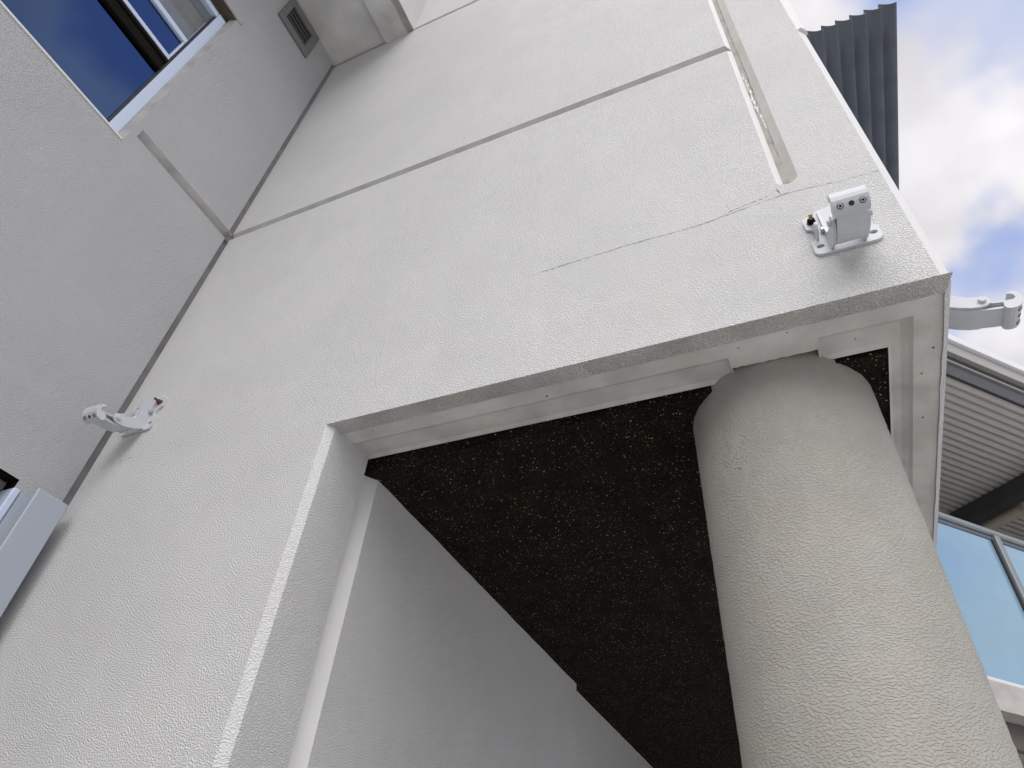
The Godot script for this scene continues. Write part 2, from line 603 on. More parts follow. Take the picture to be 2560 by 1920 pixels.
	ribbon(st, [Vector2(-0.60, 3.190), Vector2(-0.43, 3.194), Vector2(-0.25, 3.197), Vector2(-0.06, 3.190), Vector2(0.035, 3.199), Vector2(0.12, 3.209), Vector2(0.20, 3.218), Vector2(0.26, 3.212), Vector2(0.34, 3.199), Vector2(0.434, 3.196)], 0.0016, 0.0006, 1)
	ribbon(st, [Vector2(0.0, 3.196), Vector2(0.045, 3.212), Vector2(0.09, 3.222), Vector2(0.14, 3.225), Vector2(0.172, 3.246), Vector2(0.180, 3.252)], 0.0012, 0.0007, 2)
	ribbon(st, [Vector2(0.180, 3.252), Vector2(0.184, 3.232), Vector2(0.186, 3.216)], 0.0015, 0.0008, 6)
	ribbon(st, [Vector2(0.040, 3.246), Vector2(0.043, 3.224)], 0.0008, 0.0006, 8)
	part("crack", st, M.crack_dirt, t)
	st = mb()
	ribbon(st, [Vector2(-2.178, 2.808), Vector2(-2.15, 2.817), Vector2(-2.118, 2.818)], 0.0015, 0.0006, 14)
	part("crack", st, M.crack_dirt, t)
	# outer corner: bevel, side face, proud bead above
	st = mb()
	quad(st, Vector3(cx, EDGE_Y, 0), Vector3(SIDE_X, EDGE_Y, -0.024), Vector3(SIDE_X, top, -0.024), Vector3(cx, top, 0))
	part("corner_bevel", st, M.bevel_paint, t)
	st = mb()
	quad(st, Vector3(SIDE_X, EDGE_Y + 0.007, -0.024), Vector3(SIDE_X, EDGE_Y + 0.007, -6.0), Vector3(SIDE_X, top, -6.0), Vector3(SIDE_X, top, -0.024))
	part("side_face", st, M.wall_render, t)
	st = mb()
	prism(st, PackedVector2Array([Vector2(0.428, -0.0015), Vector2(0.460, -0.034), Vector2(0.469, -0.028), Vector2(0.463, -0.012), Vector2(0.446, 0.004)]), Vector3(0, 4.205, 0), Vector3(1, 0, 0), Vector3(0, 0, 1), top - 4.205) if false else prism(st, PackedVector2Array([Vector2(-0.0015, 0.428), Vector2(0.004, 0.446), Vector2(-0.012, 0.463), Vector2(-0.028, 0.469), Vector2(-0.034, 0.460)]), Vector3(0, 4.205, 0), Vector3(0, 0, 1), Vector3(1, 0, 0), top - 4.205)
	part("corner_bead", st, M.bevel_paint, t)
	# roof over the storey and the far end
	st = mb()
	box(st, Vector3(WING_X, top, -6.0), Vector3(SIDE_X + 0.05, top + 0.2, 0.05))
	part("roof_slab", st, M.flashing, t)
	# porch return wall: bevel, face, groove, face, step, face
	var z0 := -0.022
	var g0 := -0.206
	var g1 := -0.281
	st = mb()
	quad(st, Vector3(-1.243, 0, 0), Vector3(JAMB_X, 0, z0), Vector3(JAMB_X, EDGE_Y + 0.05, z0), Vector3(-1.243, EDGE_Y + 0.05, 0))
	part("corner_bevel", st, M.wall_render, t)
	var ret := func(za: float, zb: float, x: float) -> void:
		var s2 := mb()
		quad(s2, Vector3(x, 0, za), Vector3(x, 0, zb), Vector3(x, EDGE_Y + 0.1, zb), Vector3(x, EDGE_Y + 0.1, za))
		part("wall_panel", s2, M.wall_render, t)
	ret.call(z0, g0, JAMB_X)
	ret.call(g1, -2.27, JAMB_X)
	ret.call(-2.31, -6.0, JAMB_X - 0.034)
	st = mb()
	quad(st, Vector3(JAMB_X, 0, -2.27), Vector3(JAMB_X - 0.034, 0, -2.27), Vector3(JAMB_X - 0.034, EDGE_Y + 0.1, -2.27), Vector3(JAMB_X, EDGE_Y + 0.1, -2.27))
	quad(st, Vector3(JAMB_X - 0.034, 0, -2.27), Vector3(JAMB_X - 0.034, 0, -2.31), Vector3(JAMB_X - 0.034, EDGE_Y + 0.1, -2.31), Vector3(JAMB_X - 0.034, EDGE_Y + 0.1, -2.27))
	part("panel_joint", st, M.smooth_paint, t)
	st = mb()
	var gx := JAMB_X - 0.026
	var pts := [Vector2(JAMB_X, g0), Vector2(gx, g0 - 0.026), Vector2(gx, g0 - 0.036), Vector2(JAMB_X, g1)]
	for i in 3:
		var a: Vector2 = pts[i]
		var b: Vector2 = pts[i + 1]
		quad(st, Vector3(a.x, 0, a.y), Vector3(b.x, 0, b.y), Vector3(b.x, EDGE_Y + 0.1, b.y), Vector3(a.x, EDGE_Y + 0.1, a.y))
	part("groove", st, M.bevel_paint, t)
	st = mb()
	quad(st, Vector3(-3, EDGE_Y, -6.0), Vector3(SIDE_X, EDGE_Y, -6.0), Vector3(SIDE_X, top, -6.0), Vector3(-3, top, -6.0))
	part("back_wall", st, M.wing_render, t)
	# stepped plaster edge under the overhang: (inset from the side, inset from the front, height)
	var prof := [Vector3(0.0, 0.0, EDGE_Y), Vector3(0.014, 0.055, EDGE_Y - 0.003), Vector3(0.0155, 0.057, EDGE_Y + 0.002), Vector3(0.077, 0.1135, EDGE_Y + 0.003), Vector3(0.085, 0.119, EDGE_Y + 0.010), Vector3(0.101, 0.136, EDGE_Y + 0.018), Vector3(0.123, 0.200, EDGE_Y + 0.0185), Vector3(0.131, 0.214, EDGE_Y + 0.012), Vector3(0.134, 0.221, EDGE_Y + 0.05)]
	var names := ["drip_edge", "edge_lip", "flat_band", "cove", "cove", "inner_band", "inner_lip", "inner_face"]
	var steps := 60
	var wob := FastNoiseLite.new()
	wob.seed = 3
	wob.frequency = 9.0
	for k in names.size():
		var p: Vector3 = prof[k]
		var q: Vector3 = prof[k + 1]
		var mat: Material = M.edge_render if k <= 1 else M.moulding_paint
		var jag := func(v: Vector3, u: float, kk: int) -> Vector3:   # the rough trowelled line of the drip edge
			return v + Vector3(0, wob.get_noise_2d(u, kk * 3.0) * 0.0008, wob.get_noise_2d(u * 2.0, 9.0) * 0.002) if kk == 1 or kk == 2 else v
		# front run, the inner band cut out where the column passes up
		var runs: Array = [[-1.26, SIDE_X]]
		if k >= 5:
			runs = [[-1.26, -0.046], [0.166, SIDE_X]]
		for run in runs:
			st = mb(0 if k in [3, 4] else -1)
			var xa: float = run[0]
			var xb: float = run[1]
			var n := steps if k < 3 else 6
			for i in n:
				var pa := Vector3(lerpf(xa, minf(xb, SIDE_X - p.x), float(i) / n), p.z, -p.y)
				var pc := Vector3(lerpf(xa, minf(xb, SIDE_X - p.x), float(i + 1) / n), p.z, -p.y)
				var qa := Vector3(lerpf(xa, minf(xb, SIDE_X - q.x), float(i) / n), q.z, -q.y)
				var qc := Vector3(lerpf(xa, minf(xb, SIDE_X - q.x), float(i + 1) / n), q.z, -q.y)
				quad(st, jag.call(qa, qa.x, k + 1), jag.call(qc, qc.x, k + 1), jag.call(pc, pc.x, k), jag.call(pa, pa.x, k))
			part(names[k], st, mat, t)
		# side run
		st = mb(0 if k in [3, 4] else -1)
		if k == 0:
			mat = M.wall_render
		var m2 := steps if k < 3 else 2
		for i in m2:
			var f0 := pow(float(i) / m2, 1.5)
			var f1 := pow(float(i + 1) / m2, 1.5)
			var up0 := 0.007 if k == 0 else 0.0   # the side arris is bevelled
			var pa := Vector3(SIDE_X - p.x, p.z + up0, lerpf(-p.y, -6.0, f0))
			var pc := Vector3(SIDE_X - p.x, p.z + up0, lerpf(-p.y, -6.0, f1))
			var qa := Vector3(SIDE_X - q.x, q.z, lerpf(-q.y, -6.0, f0))
			var qc := Vector3(SIDE_X - q.x, q.z, lerpf(-q.y, -6.0, f1))
			var jag2 := func(v: Vector3, kk: int) -> Vector3:
				return v + Vector3(wob.get_noise_2d(v.z * 2.0, 31.0) * 0.003, 0, 0) if kk == 1 or kk == 2 else v
			quad(st, jag2.call(pa, k), jag2.call(pc, k), jag2.call(qc, k + 1), jag2.call(qa, k + 1))
		part(names[k], st, mat, t)
	# broken ends of the inner band beside the column, and its rough bedding above
	for e: float in [-0.046, 0.166]:
		st = mb()
		var s := -1.0 if e < 0 else 1.0
		box(st, Vector3(minf(e, e + s * 0.004), EDGE_Y + 0.012, -0.222), Vector3(maxf(e, e + s * 0.004), EDGE_Y + 0.05, -0.137), 0.001)
		part("band_end", st, M.moulding_paint, t)
	st = mb()
	for i in 24:
		var xa := lerpf(-0.05, 0.17, i / 24.0)
		var xb := lerpf(-0.05, 0.17, (i + 1) / 24.0)
		var za := -0.160 - 0.006 * wob.get_noise_2d(xa * 5.0, 77.0)
		var zb := -0.160 - 0.006 * wob.get_noise_2d(xb * 5.0, 77.0)
		quad(st, Vector3(xa, EDGE_Y + 0.006, za), Vector3(xb, EDGE_Y + 0.006, zb), Vector3(xb, EDGE_Y + 0.0085, -0.117), Vector3(xa, EDGE_Y + 0.0085, -0.117))
		quad(st, Vector3(xa, EDGE_Y + 0.06, za - 0.012), Vector3(xb, EDGE_Y + 0.06, zb - 0.012), Vector3(xb, EDGE_Y + 0.006, zb), Vector3(xa, EDGE_Y + 0.006, za))
	part("bedding_mortar", st, M.moulding_paint, t)
	st = mb()
	box(st, Vector3(-1.4, EDGE_Y + 0.062, -6.0), Vector3(SIDE_X - 0.003, EDGE_Y + 0.25, -0.03))
	part("floor_slab", st, M.smooth_paint, t)
	# small nicks and nail marks in the edge moulding
	for q in [Vector3(0.255, 2.7475, -0.165), Vector3(0.10, 2.7475, -0.07), Vector3(-0.02, 2.7475, -0.085), Vector3(0.40, 2.7475, -0.33), Vector3(0.405, 2.7475, -0.52), Vector3(-1.12, 2.7475, -0.075), Vector3(-0.55, 2.7475, -0.10), Vector3(0.425, 2.7475, -0.24)]:
		var r2: float = 0.0016 + rng.randf() * 0.0018
		var on_band: bool = q.z < -0.125 and q.x < 0.3
		st = mb()
		lathe(st, q + Vector3(0, 0.0165 if on_band else -0.0005, 0), Vector3(0.1, -1, 0.1), [Vector2(r2, 0), Vector2(r2 * 0.7, 0.0015), Vector2(0, 0.0022)], 7)
		part("nick", st, M.crack_dirt, t)

func ribbon(st: SurfaceTool, pts: Array, w: float, z: float, sd: int) -> void:   # an uneven crack on a wall facing +z
	var n := FastNoiseLite.new()
	n.seed = sd
	n.frequency = 20.0
	var line: Array[Vector2] = []
	for i in pts.size() - 1:
		var a: Vector2 = pts[i]
		var b: Vector2 = pts[i + 1]
		var k := maxi(3, int(a.distance_to(b) / 0.008))
		for j in k:
			var p := a.lerp(b, float(j) / k)
			line.append(p + Vector2(n.get_noise_2d(p.x, p.y), n.get_noise_2d(p.y + 7.0, p.x)) * minf(w * 1.5, 0.0022))
	line.append(pts[pts.size() - 1])
	for i in line.size() - 1:
		var dir := (line[i + 1] - line[i]).normalized().orthogonal()
		var wa := w * maxf(0.12, 1.9 * absf(n.get_noise_2d(line[i].x * 2.0 + 3.0, line[i].y * 2.0)))
		var wb := w * maxf(0.12, 1.9 * absf(n.get_noise_2d(line[i + 1].x * 2.0 + 3.0, line[i + 1].y * 2.0)))
		var a := line[i] - dir * wa
		var b := line[i] + dir * wa
		var c := line[i + 1] + dir * wb
		var d := line[i + 1] - dir * wb
		quad(st, Vector3(a.x, a.y, z), Vector3(d.x, d.y, z), Vector3(c.x, c.y, z), Vector3(b.x, b.y, z))

func build_ceiling() -> void:
	# dark exposed-aggregate soffit, not quite even, its edge slightly broken
	var st := mb(0)
	var xr := 0.3225
	var zf := -0.2215
	var zb := -6.0
	var n := FastNoiseLite.new()
	n.seed = 4
	n.frequency = 5.0
	var nx := 40
	var nz := 110
	var ceil_at := func(x: float) -> float:      # it falls a little towards the return wall
		return CEIL_Y + 0.037 * clampf((x + 1.28) / 1.6, 0.0, 1.0)
	var at := func(i: int, k: int) -> Vector3:
		var x := lerpf(JAMB_X - 0.06, xr, float(i) / nx)
		var z := lerpf(zf, zb, pow(float(k) / nz, 1.5))
		return Vector3(x, ceil_at.call(x) + n.get_noise_2d(x * 1.3, z) * 0.004, z)
	for i in nx:
		for k in nz:
			quad(st, at.call(i, k + 1), at.call(i + 1, k + 1), at.call(i + 1, k), at.call(i, k))
	var e := mb()
	var yl: float = ceil_at.call(JAMB_X - 0.06) - 0.003
	var yr: float = ceil_at.call(xr) - 0.003
	quad(e, Vector3(JAMB_X - 0.06, yl, zf), Vector3(xr, yr, zf), Vector3(xr, CEIL_Y + 0.085, zf), Vector3(JAMB_X - 0.06, CEIL_Y + 0.085, zf))
	quad(e, Vector3(xr, yr, zf), Vector3(xr, yr, zb), Vector3(xr, CEIL_Y + 0.085, zb), Vector3(xr, CEIL_Y + 0.085, zf))
	var o := thing("porch_ceiling", "nearly black exposed aggregate ceiling of the porch beside the round column", "ceiling", Vector3(-0.45, CEIL_Y, -3.0))
	part("underside", st, M.dark_aggregate, o)
	part("edge_face", e, M.dark_aggregate, o)

func build_column() -> void:
	var c := Vector2(0.0450, -0.407)
	var r := 0.2432
	var st := mb(0)
	var n := 144
	var y0 := 0.0
	var y1 := 2.80
	var rows := 220
	var bump := FastNoiseLite.new()
	bump.seed = 9
	bump.frequency = 30.0
	bump.fractal_octaves = 2
	var at := func(i: int, k: int) -> void:
		var a := TAU * i / n
		var y := lerpf(y0, y1, float(k) / rows)
		var d := Vector3(sin(a), 0, cos(a))
		var rr := r + bump.get_noise_3d(d.x * 0.24, y * 1.6, d.z * 0.24) * 0.0016
		st.set_uv(Vector2(a * r, -y))
		st.add_vertex(Vector3(c.x, 0, c.y) + d * rr + Vector3(0, y, 0))
	for k in rows:
		for i in n:
			at.call(i, k); at.call(i + 1, k + 1); at.call(i + 1, k)
			at.call(i, k); at.call(i, k + 1); at.call(i + 1, k + 1)
	var o := thing("round_column", "stout round rendered column holding up the corner of the overhang", "column", Vector3(c.x, 0, c.y))
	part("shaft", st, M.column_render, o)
	# a patch of dirt caught in the render high on the inner flank, and scattered flecks
	var rng := RandomNumberGenerator.new()
	rng.seed = 17
	st = mb()
	for i in 90:
		var near_patch := i < 78
		var a := -0.60 + rng.randfn() * 0.11 if near_patch else rng.randf_range(-1.2, 1.2)
		var y := 2.525 + rng.randfn() * 0.045 + (a + 0.60) * 0.12 if near_patch else rng.randf_range(1.5, 2.72)
		var s := rng.randf_range(0.0005, 0.0016) * (1.0 if near_patch else 0.8)
		var d := Vector3(sin(a), 0, cos(a))
		var u := Vector3(cos(a), 0, -sin(a))
		var p := Vector3(c.x, y, c.y) + d * (r + 0.0013)
		var prev := Vector3.ZERO
		var first := Vector3.ZERO
		for k in 7:
			var f := TAU * k / 6.0
			var q := p + (u * cos(f) * s * 1.7 + Vector3.UP * sin(f) * s) * (1.0 if k in [0, 6] else rng.randf_range(0.6, 1.2))
			if k > 0:
				tri(st, p + d * 0.0004, prev, q)
			prev = q
	var fl := part("dirt_flecks", st, M.sealant, o)
	fl.set_meta("kind", "stuff")

func build_wing() -> void:
	var t := thing("building_wing", "shaded grey rendered wing with aluminium window, wall vent and jutting upper bay", "building", Vector3(WING_X, 0, 1.7))
	var x := WING_X
	var e := 0.026            # corner joint
	var far := 4.2            # the wing runs on behind the camera
	var top := 6.445
	var wy0 := 4.152
	var wy1 := 5.60
	var wz0 := 0.645
	var wz1 := 2.1
	var ly1 := 2.64           # lower window head
	var lz0 := 0.188
	var ly0 := 1.0
	var lz1 := 1.5
	var hy0 := 4.236
	var hy1 := 4.300
	var gz := 0.615
	var O := Vector3(x, 0, 0)
	var U := Vector3(0, 0, -1)
	var V := Vector3.UP
	# the face as a polygon (u = -z): everything below the groove, and above it, round the openings
	var st := mb()
	for q in [[e, lz0, 0.0, hy0 - 0.6], [lz0, lz1, 0.0, ly0], [lz1, far, 0.0, hy0 - 0.6], [lz0, lz1, ly1, hy0 - 0.6], [e, gz, hy0 - 0.6, hy0], [gz, far, hy0 - 0.6, wy0], [gz, wz0, wy0, wy1], [e, gz, hy1, wy1], [wz1, far, wy0, wy1], [e, far, wy1, top]]:
		quad(st, Vector3(x, q[2], q[1]), Vector3(x, q[2], q[0]), Vector3(x, q[3], q[0]), Vector3(x, q[3], q[1]))
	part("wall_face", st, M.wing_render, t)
	# groove with a mitred end by the window
	st = mb()
	var d := 0.036
	var s := 0.013
	loft(st, [Vector3(x, hy0, gz), Vector3(x, hy0, 0.0)], [Vector3(x - d, hy0 + s, gz - 0.02), Vector3(x - d, hy0 + s, 0.0)])
	loft(st, [Vector3(x - d, hy0 + s, gz - 0.02), Vector3(x - d, hy0 + s, 0.0)], [Vector3(x - d, hy1 - s, gz - 0.02), Vector3(x - d, hy1 - s, 0.0)])
	loft(st, [Vector3(x - d, hy1 - s, gz - 0.02), Vector3(x - d, hy1 - s, 0.0)], [Vector3(x, hy1, gz), Vector3(x, hy1, 0.0)])
	quad(st, Vector3(x, hy0, gz), Vector3(x - d, hy0 + s, gz - 0.02), Vector3(x - d, hy1 - s, gz - 0.02), Vector3(x, hy1, gz))
	part("groove", st, M.groove_paint, t)
	# sealed joint in the corner
	st = mb()
	quad(st, Vector3(x, 0, e), Vector3(x - 0.016, 0, e - 0.004), Vector3(x - 0.016, top, e - 0.004), Vector3(x, top, e))
	quad(st, Vector3(x - 0.016, 0, e - 0.004), Vector3(x - 0.012, 0, -0.03), Vector3(x - 0.012, top, -0.03), Vector3(x - 0.016, top, e - 0.004))
	part("corner_joint", st, M.sealant, t)
	# end walls and back, so that the wing is a solid body
	st = mb()
	box(st, Vector3(-6.0, 0, far - 0.02), Vector3(x, 9.0, far))
	box(st, Vector3(-6.0, 0, -0.3), Vector3(-5.8, 9.0, far - 0.03))
	box(st, Vector3(-5.79, 0, -0.3), Vector3(x - 0.05, 9.0, -0.04))
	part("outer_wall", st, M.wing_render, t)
	# ---- upper window
	var w := Node3D.new()
	w.name = "window"
	t.add_child(w, true)
	var fx := x - 0.045       # frame face
	st = mb()
	# splayed reveal
	quad(st, Vector3(x, wy0, wz0), Vector3(x, wy1, wz0), Vector3(fx, wy1, wz0 + 0.020), Vector3(fx, wy0, wz0 + 0.020)) if false else quad(st, Vector3(x, wy0, wz0), Vector3(fx, wy0, wz0 + 0.018), Vector3(fx, wy1, wz0 + 0.018), Vector3(x, wy1, wz0))
	quad(st, Vector3(x, wy0, wz1), Vector3(x, wy0, wz0), Vector3(fx - 0.05, wy0 + 0.002, wz0), Vector3(fx - 0.05, wy0 + 0.002, wz1)) if false else quad(st, Vector3(x, wy0, wz0), Vector3(x, wy0, wz1), Vector3(fx - 0.06, wy0 + 0.004, wz1), Vector3(fx - 0.06, wy0 + 0.004, wz0))
	quad(st, Vector3(x, wy0, wz1), Vector3(x, wy1, wz1), Vector3(fx - 0.06, wy1, wz1), Vector3(fx - 0.06, wy0, wz1))
	part("reveal", st, M.reveal_paint, w)
	st = mb()
	box(st, Vector3(x - 0.03, wy0 - 0.010, wz0 + 0.005), Vector3(x + 0.005, wy0 + 0.003, wz1), 0.002)
	part("sill", st, M.bevel_paint, w)
	st = mb()
	quad(st, Vector3(x, wy1, wz1), Vector3(x, wy1, wz0), Vector3(fx - 0.06, wy1 - 0.002, wz0), Vector3(fx - 0.06, wy1 - 0.002, wz1))
	part("head_board", st, M.brown_head, w)
	st = mb()
	box(st, Vector3(x - 0.01, wy1 + 0.002, wz0 - 0.03), Vector3(x + 0.012, wy1 + 0.05, wz1 + 0.05), 0.006)
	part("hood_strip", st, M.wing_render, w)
	var fr := mb()
	box(fr, Vector3(fx - 0.06, wy0 + 0.006, wz0 + 0.019), Vector3(fx, wy1 - 0.045, wz0 + 0.070), 0.003)
	part("frame", fr, M.frame_metal, w)
	fr = mb()
	box(fr, Vector3(fx - 0.06, wy1 - 0.085, wz0 + 0.071), Vector3(fx - 0.004, wy1 - 0.045, wz1 - 0.01), 0.003)
	part("frame", fr, M.frame_metal, w)
	fr = mb()
	box(fr, Vector3(fx - 0.062, wy1 - 0.044, wz0 + 0.019), Vector3(fx - 0.012, wy1 - 0.006, wz1), 0.004)
	part("frame", fr, M.brown_head, w)
	fr = mb()
	box(fr, Vector3(fx - 0.058, wy0 + 0.006, wz0 + 0.071), Vector3(fx - 0.012, wy0 + 0.030, wz1 - 0.01), 0.003)
	part("frame", fr, M.dark_frame, w)
	# gaskets, transom, sash
	var gk := mb()
	box(gk, Vector3(fx - 0.05, wy0 + 0.03, wz0 + 0.0705), Vector3(fx - 0.010, wy1 - 0.086, wz0 + 0.079), 0.002)
	part("gasket", gk, M.black_rubber, w)
	st = mb()
	box(st, Vector3(fx - 0.058, 4.765, wz0 + 0.080), Vector3(fx - 0.006, 4.800, wz1 - 0.012), 0.004)
	box(st, Vector3(fx - 0.058, 4.802, wz0 + 0.080), Vector3(fx - 0.018, 4.850, wz1 - 0.012), 0.004)
	box(st, Vector3(fx - 0.058, 4.851, wz0 + 0.080), Vector3(fx - 0.008, 4.878, wz1 - 0.012), 0.004)
	part("transom", st, M.dark_frame, w)
	var rail := mb()
	box(rail, Vector3(fx - 0.05, 4.880, wz0 + 0.082), Vector3(fx - 0.010, 4.912, wz1 - 0.012), 0.004)
	part("sash_rail", rail, M.frame_metal, w)
	rail = mb()
	box(rail, Vector3(fx - 0.05, 5.095, wz0 + 0.082), Vector3(fx - 0.010, 5.135, wz1 - 0.012), 0.004)
	part("sash_rail", rail, M.frame_metal, w)
	rail = mb()
	box(rail, Vector3(fx - 0.049, 4.913, wz0 + 0.082), Vector3(fx - 0.012, 5.094, wz0 + 0.094), 0.003)
	part("sash_stile", rail, M.frame_metal, w)
	for p in [[wy0 + 0.03, 4.765], [4.912, 5.095], [5.135, wy1 - 0.086]]:
		st = mb()
		quad(st, Vector3(fx - 0.028, p[0], wz1 - 0.012), Vector3(fx - 0.028, p[0], wz0 + 0.079), Vector3(fx - 0.028, p[1], wz0 + 0.079), Vector3(fx - 0.028, p[1], wz1 - 0.012))
		part("pane", st, M.clear_glass if p[0] > 5.1 else M.tinted_glass, w)
	st = mb()
	box(st, Vector3(fx - 0.050, 5.10, wz0 + 0.081), Vector3(fx - 0.044, wy1 - 0.16, wz1 - 0.014), 0.001)  # plain matte taupe panel behind the clear top pane
	part("taupe_panel", st, M.taupe_matte, w)
	st = mb()
	box(st, Vector3(fx - 0.056, wy1 - 0.165, wz0 + 0.081), Vector3(fx - 0.034, wy1 - 0.088, wz1 - 0.014), 0.003)  # dark bar along the top of the taupe panel
	part("dark_bar", st, M.black_rubber, w)
	# ---- lower window, only its top corner shows
	var lw := Node3D.new()
	lw.name = "window"
	t.add_child(lw, true)
	st = mb()
	quad(st, Vector3(x, ly1, lz1), Vector3(x, ly1, lz0), Vector3(x - 0.11, ly1 - 0.002, lz0), Vector3(x - 0.11, ly1 - 0.002, lz1))
	quad(st, Vector3(x, ly0, lz0), Vector3(x - 0.11, ly0, lz0), Vector3(x - 0.11, ly1, lz0), Vector3(x, ly1, lz0))
	quad(st, Vector3(x, ly0, lz1), Vector3(x, ly1, lz1), Vector3(x - 0.11, ly1, lz1), Vector3(x - 0.11, ly0, lz1))
	quad(st, Vector3(x, ly0, lz0), Vector3(x, ly0, lz1), Vector3(x - 0.11, ly0, lz1), Vector3(x - 0.11, ly0, lz0))
	part("reveal", st, M.dark_frame, lw)
	st = mb()
	box(st, Vector3(x - 0.08, ly0, lz0 - 0.022), Vector3(x + 0.006, ly1 - 0.03, lz0 + 0.002), 0.003)
	part("frame", st, M.frame_metal, lw)
	st = mb()
	box(st, Vector3(x - 0.09, ly1 - 0.034, lz0 + 0.004), Vector3(x - 0.05, ly1 - 0.004, lz1), 0.003)
	part("frame", st, M.vent_metal, lw)
	st = mb()
	quad(st, Vector3(x - 0.085, ly0, lz1), Vector3(x - 0.085, ly0, lz0), Vector3(x - 0.085, ly1 - 0.03, lz0), Vector3(x - 0.085, ly1 - 0.03, lz1))
	part("pane", st, M.black_rubber, lw)
	# ---- wall vent: frame, flat black sheet painted for the dark duct, louvres
	var v := Node3D.new()
	v.name = "wall_vent"
	t.add_child(v, true)
	var vz0 := 0.205
	var vz1 := 0.505
	var vy0 := 6.085
	var vy1 := 6.415
	st = mb()
	for q in [[vz0, vz1, vy0, vy0 + 0.07], [vz0, vz1, vy1 - 0.07, vy1], [vz0, vz0 + 0.055, vy0 + 0.0705, vy1 - 0.0705], [vz1 - 0.045, vz1, vy0 + 0.0705, vy1 - 0.0705]]:
		box(st, Vector3(x - 0.01, q[2], q[0]), Vector3(x + 0.018, q[3], q[1]), 0.004)
	part("frame", st, M.vent_metal, v)
	st = mb()
	quad(st, Vector3(x + 0.001, vy0 + 0.05, vz1 - 0.03), Vector3(x + 0.001, vy0 + 0.05, vz0 + 0.03), Vector3(x + 0.001, vy1 - 0.05, vz0 + 0.03), Vector3(x + 0.001, vy1 - 0.05, vz1 - 0.03))
	part("duct_dark_sheet", st, M.black_rubber, v)
	for k in 3:
		st = mb()
		var yy := vy0 + 0.098 + k * 0.050
		prism(st, PackedVector2Array([Vector2(0, 0), Vector2(0.014, -0.010), Vector2(0.0155, -0.006), Vector2(0.002, 0.006)]), Vector3(x + 0.002, yy, vz1 - 0.05), Vector3(1, 0, 0), Vector3(0, 1, 0), -0.19) if false else box(st, Vector3(x + 0.003, yy + 0.012, vz0 + 0.057), Vector3(x + 0.007, yy + 0.017, vz1 - 0.047), 0.001)
		part("louvre", st, M.vent_metal, v)
	# ---- the jutting bay above
	var bx0 := -1.885
	var bx1 := -1.652
	st = mb()
	quad(st, Vector3(x - 0.4, top, 0.0), Vector3(bx0, top, 0.0), Vector3(bx0, top, far), Vector3(x - 0.4, top, far))
	part("bay_soffit", st, M.soffit_paint, t)
	st = mb()
	quad(st, Vector3(bx0, top, 0.0), Vector3(bx0 + 0.004, top - 0.03, 0.0), Vector3(bx0 + 0.004, top - 0.03, far), Vector3(bx0, top, far))
	quad(st, Vector3(bx0 + 0.004, top - 0.03, 0.0), Vector3(-1.704, top - 0.03, 0.0), Vector3(-1.704, top - 0.03, far), Vector3(bx0 + 0.004, top - 0.03, far))
	part("edge_beam", st, M.soffit_paint, t)
	st = mb()
	quad(st, Vector3(-1.704, top - 0.03, 0.0), Vector3(-1.694, top - 0.018, 0.0), Vector3(-1.694, top - 0.018, far), Vector3(-1.704, top - 0.03, far))
	quad(st, Vector3(-1.694, top - 0.018, 0.0), Vector3(bx1, top - 0.024, 0.0), Vector3(bx1, top - 0.024, far), Vector3(-1.694, top - 0.018, far))
	part("drip_strip", st, M.bare_mortar, t)
	st = mb()
	box(st, Vector3(x - 0.3, top + 0.1, 0.001), Vector3(bx1 - 0.003, 9.0, far), 0.0)
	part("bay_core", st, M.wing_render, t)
	st = mb()
	quad(st, Vector3(bx1, top - 0.024, far), Vector3(bx1, top - 0.024, 0.0), Vector3(bx1, 9.0, 0.0), Vector3(bx1, 9.0, far))
	part("bay_face", st, M.wall_render, t)

func build_casing() -> void:
	var t := thing("pipe_casing", "plain grey square casing standing up the corner between window and pale wall", "casing", Vector3(-2.28, 0, 0.11))
	var st := mb()
	box(st, Vector3(-2.328, 0.0, 0.048), Vector3(-2.233, 2.607, 0.163), 0.004)
	part("cover", st, M.casing_paint, t)

func build_side_roof() -> void:
	var t := thing("sun_screen", "dark grey screen of curved metal blades jutting past the pale wall against the sky", "sun screen", Vector3(SIDE_X, 5.8, -2))
	var pitch := 0.0765
	var z0 := -0.735
	var z1 := -4.6
	for k in 10:
		var xr := 1.203 - pitch * k
		var st := mb(0)
		var pts: Array[Vector2] = []
		for i in 9:
			var f := i / 8.0
			pts.append(Vector2(xr - pitch * 1.04 * (1.0 - f), 5.80 - 0.055 * f - 0.020 * sin(f * PI)))
		for i in 8:
			var a := pts[i]
			var b := pts[i + 1]
			quad(st, Vector3(a.x, a.y, z1), Vector3(b.x, b.y, z1), Vector3(b.x, b.y, z0), Vector3(a.x, a.y, z0))
			quad(st, Vector3(a.x, a.y + 0.003, z0), Vector3(b.x, b.y + 0.003, z0), Vector3(b.x, b.y + 0.003, z1), Vector3(a.x, a.y + 0.003, z1))
			quad(st, Vector3(a.x, a.y, z0), Vector3(b.x, b.y, z0), Vector3(b.x, b.y + 0.003, z0), Vector3(a.x, a.y + 0.003, z0))
		var e := pts[8]
		quad(st, Vector3(e.x, e.y, z0), Vector3(e.x, e.y, z1), Vector3(e.x, e.y + 0.003, z1), Vector3(e.x, e.y + 0.003, z0))
		part("blade", st, M.dark_steel, t)
	for z: float in [-1.9, -3.6]:
		var br := mb()
		box(br, Vector3(SIDE_X + 0.001, 5.825, z - 0.02), Vector3(1.19, 5.865, z + 0.02), 0.003)
		part("support_bar", br, M.dark_steel, t)

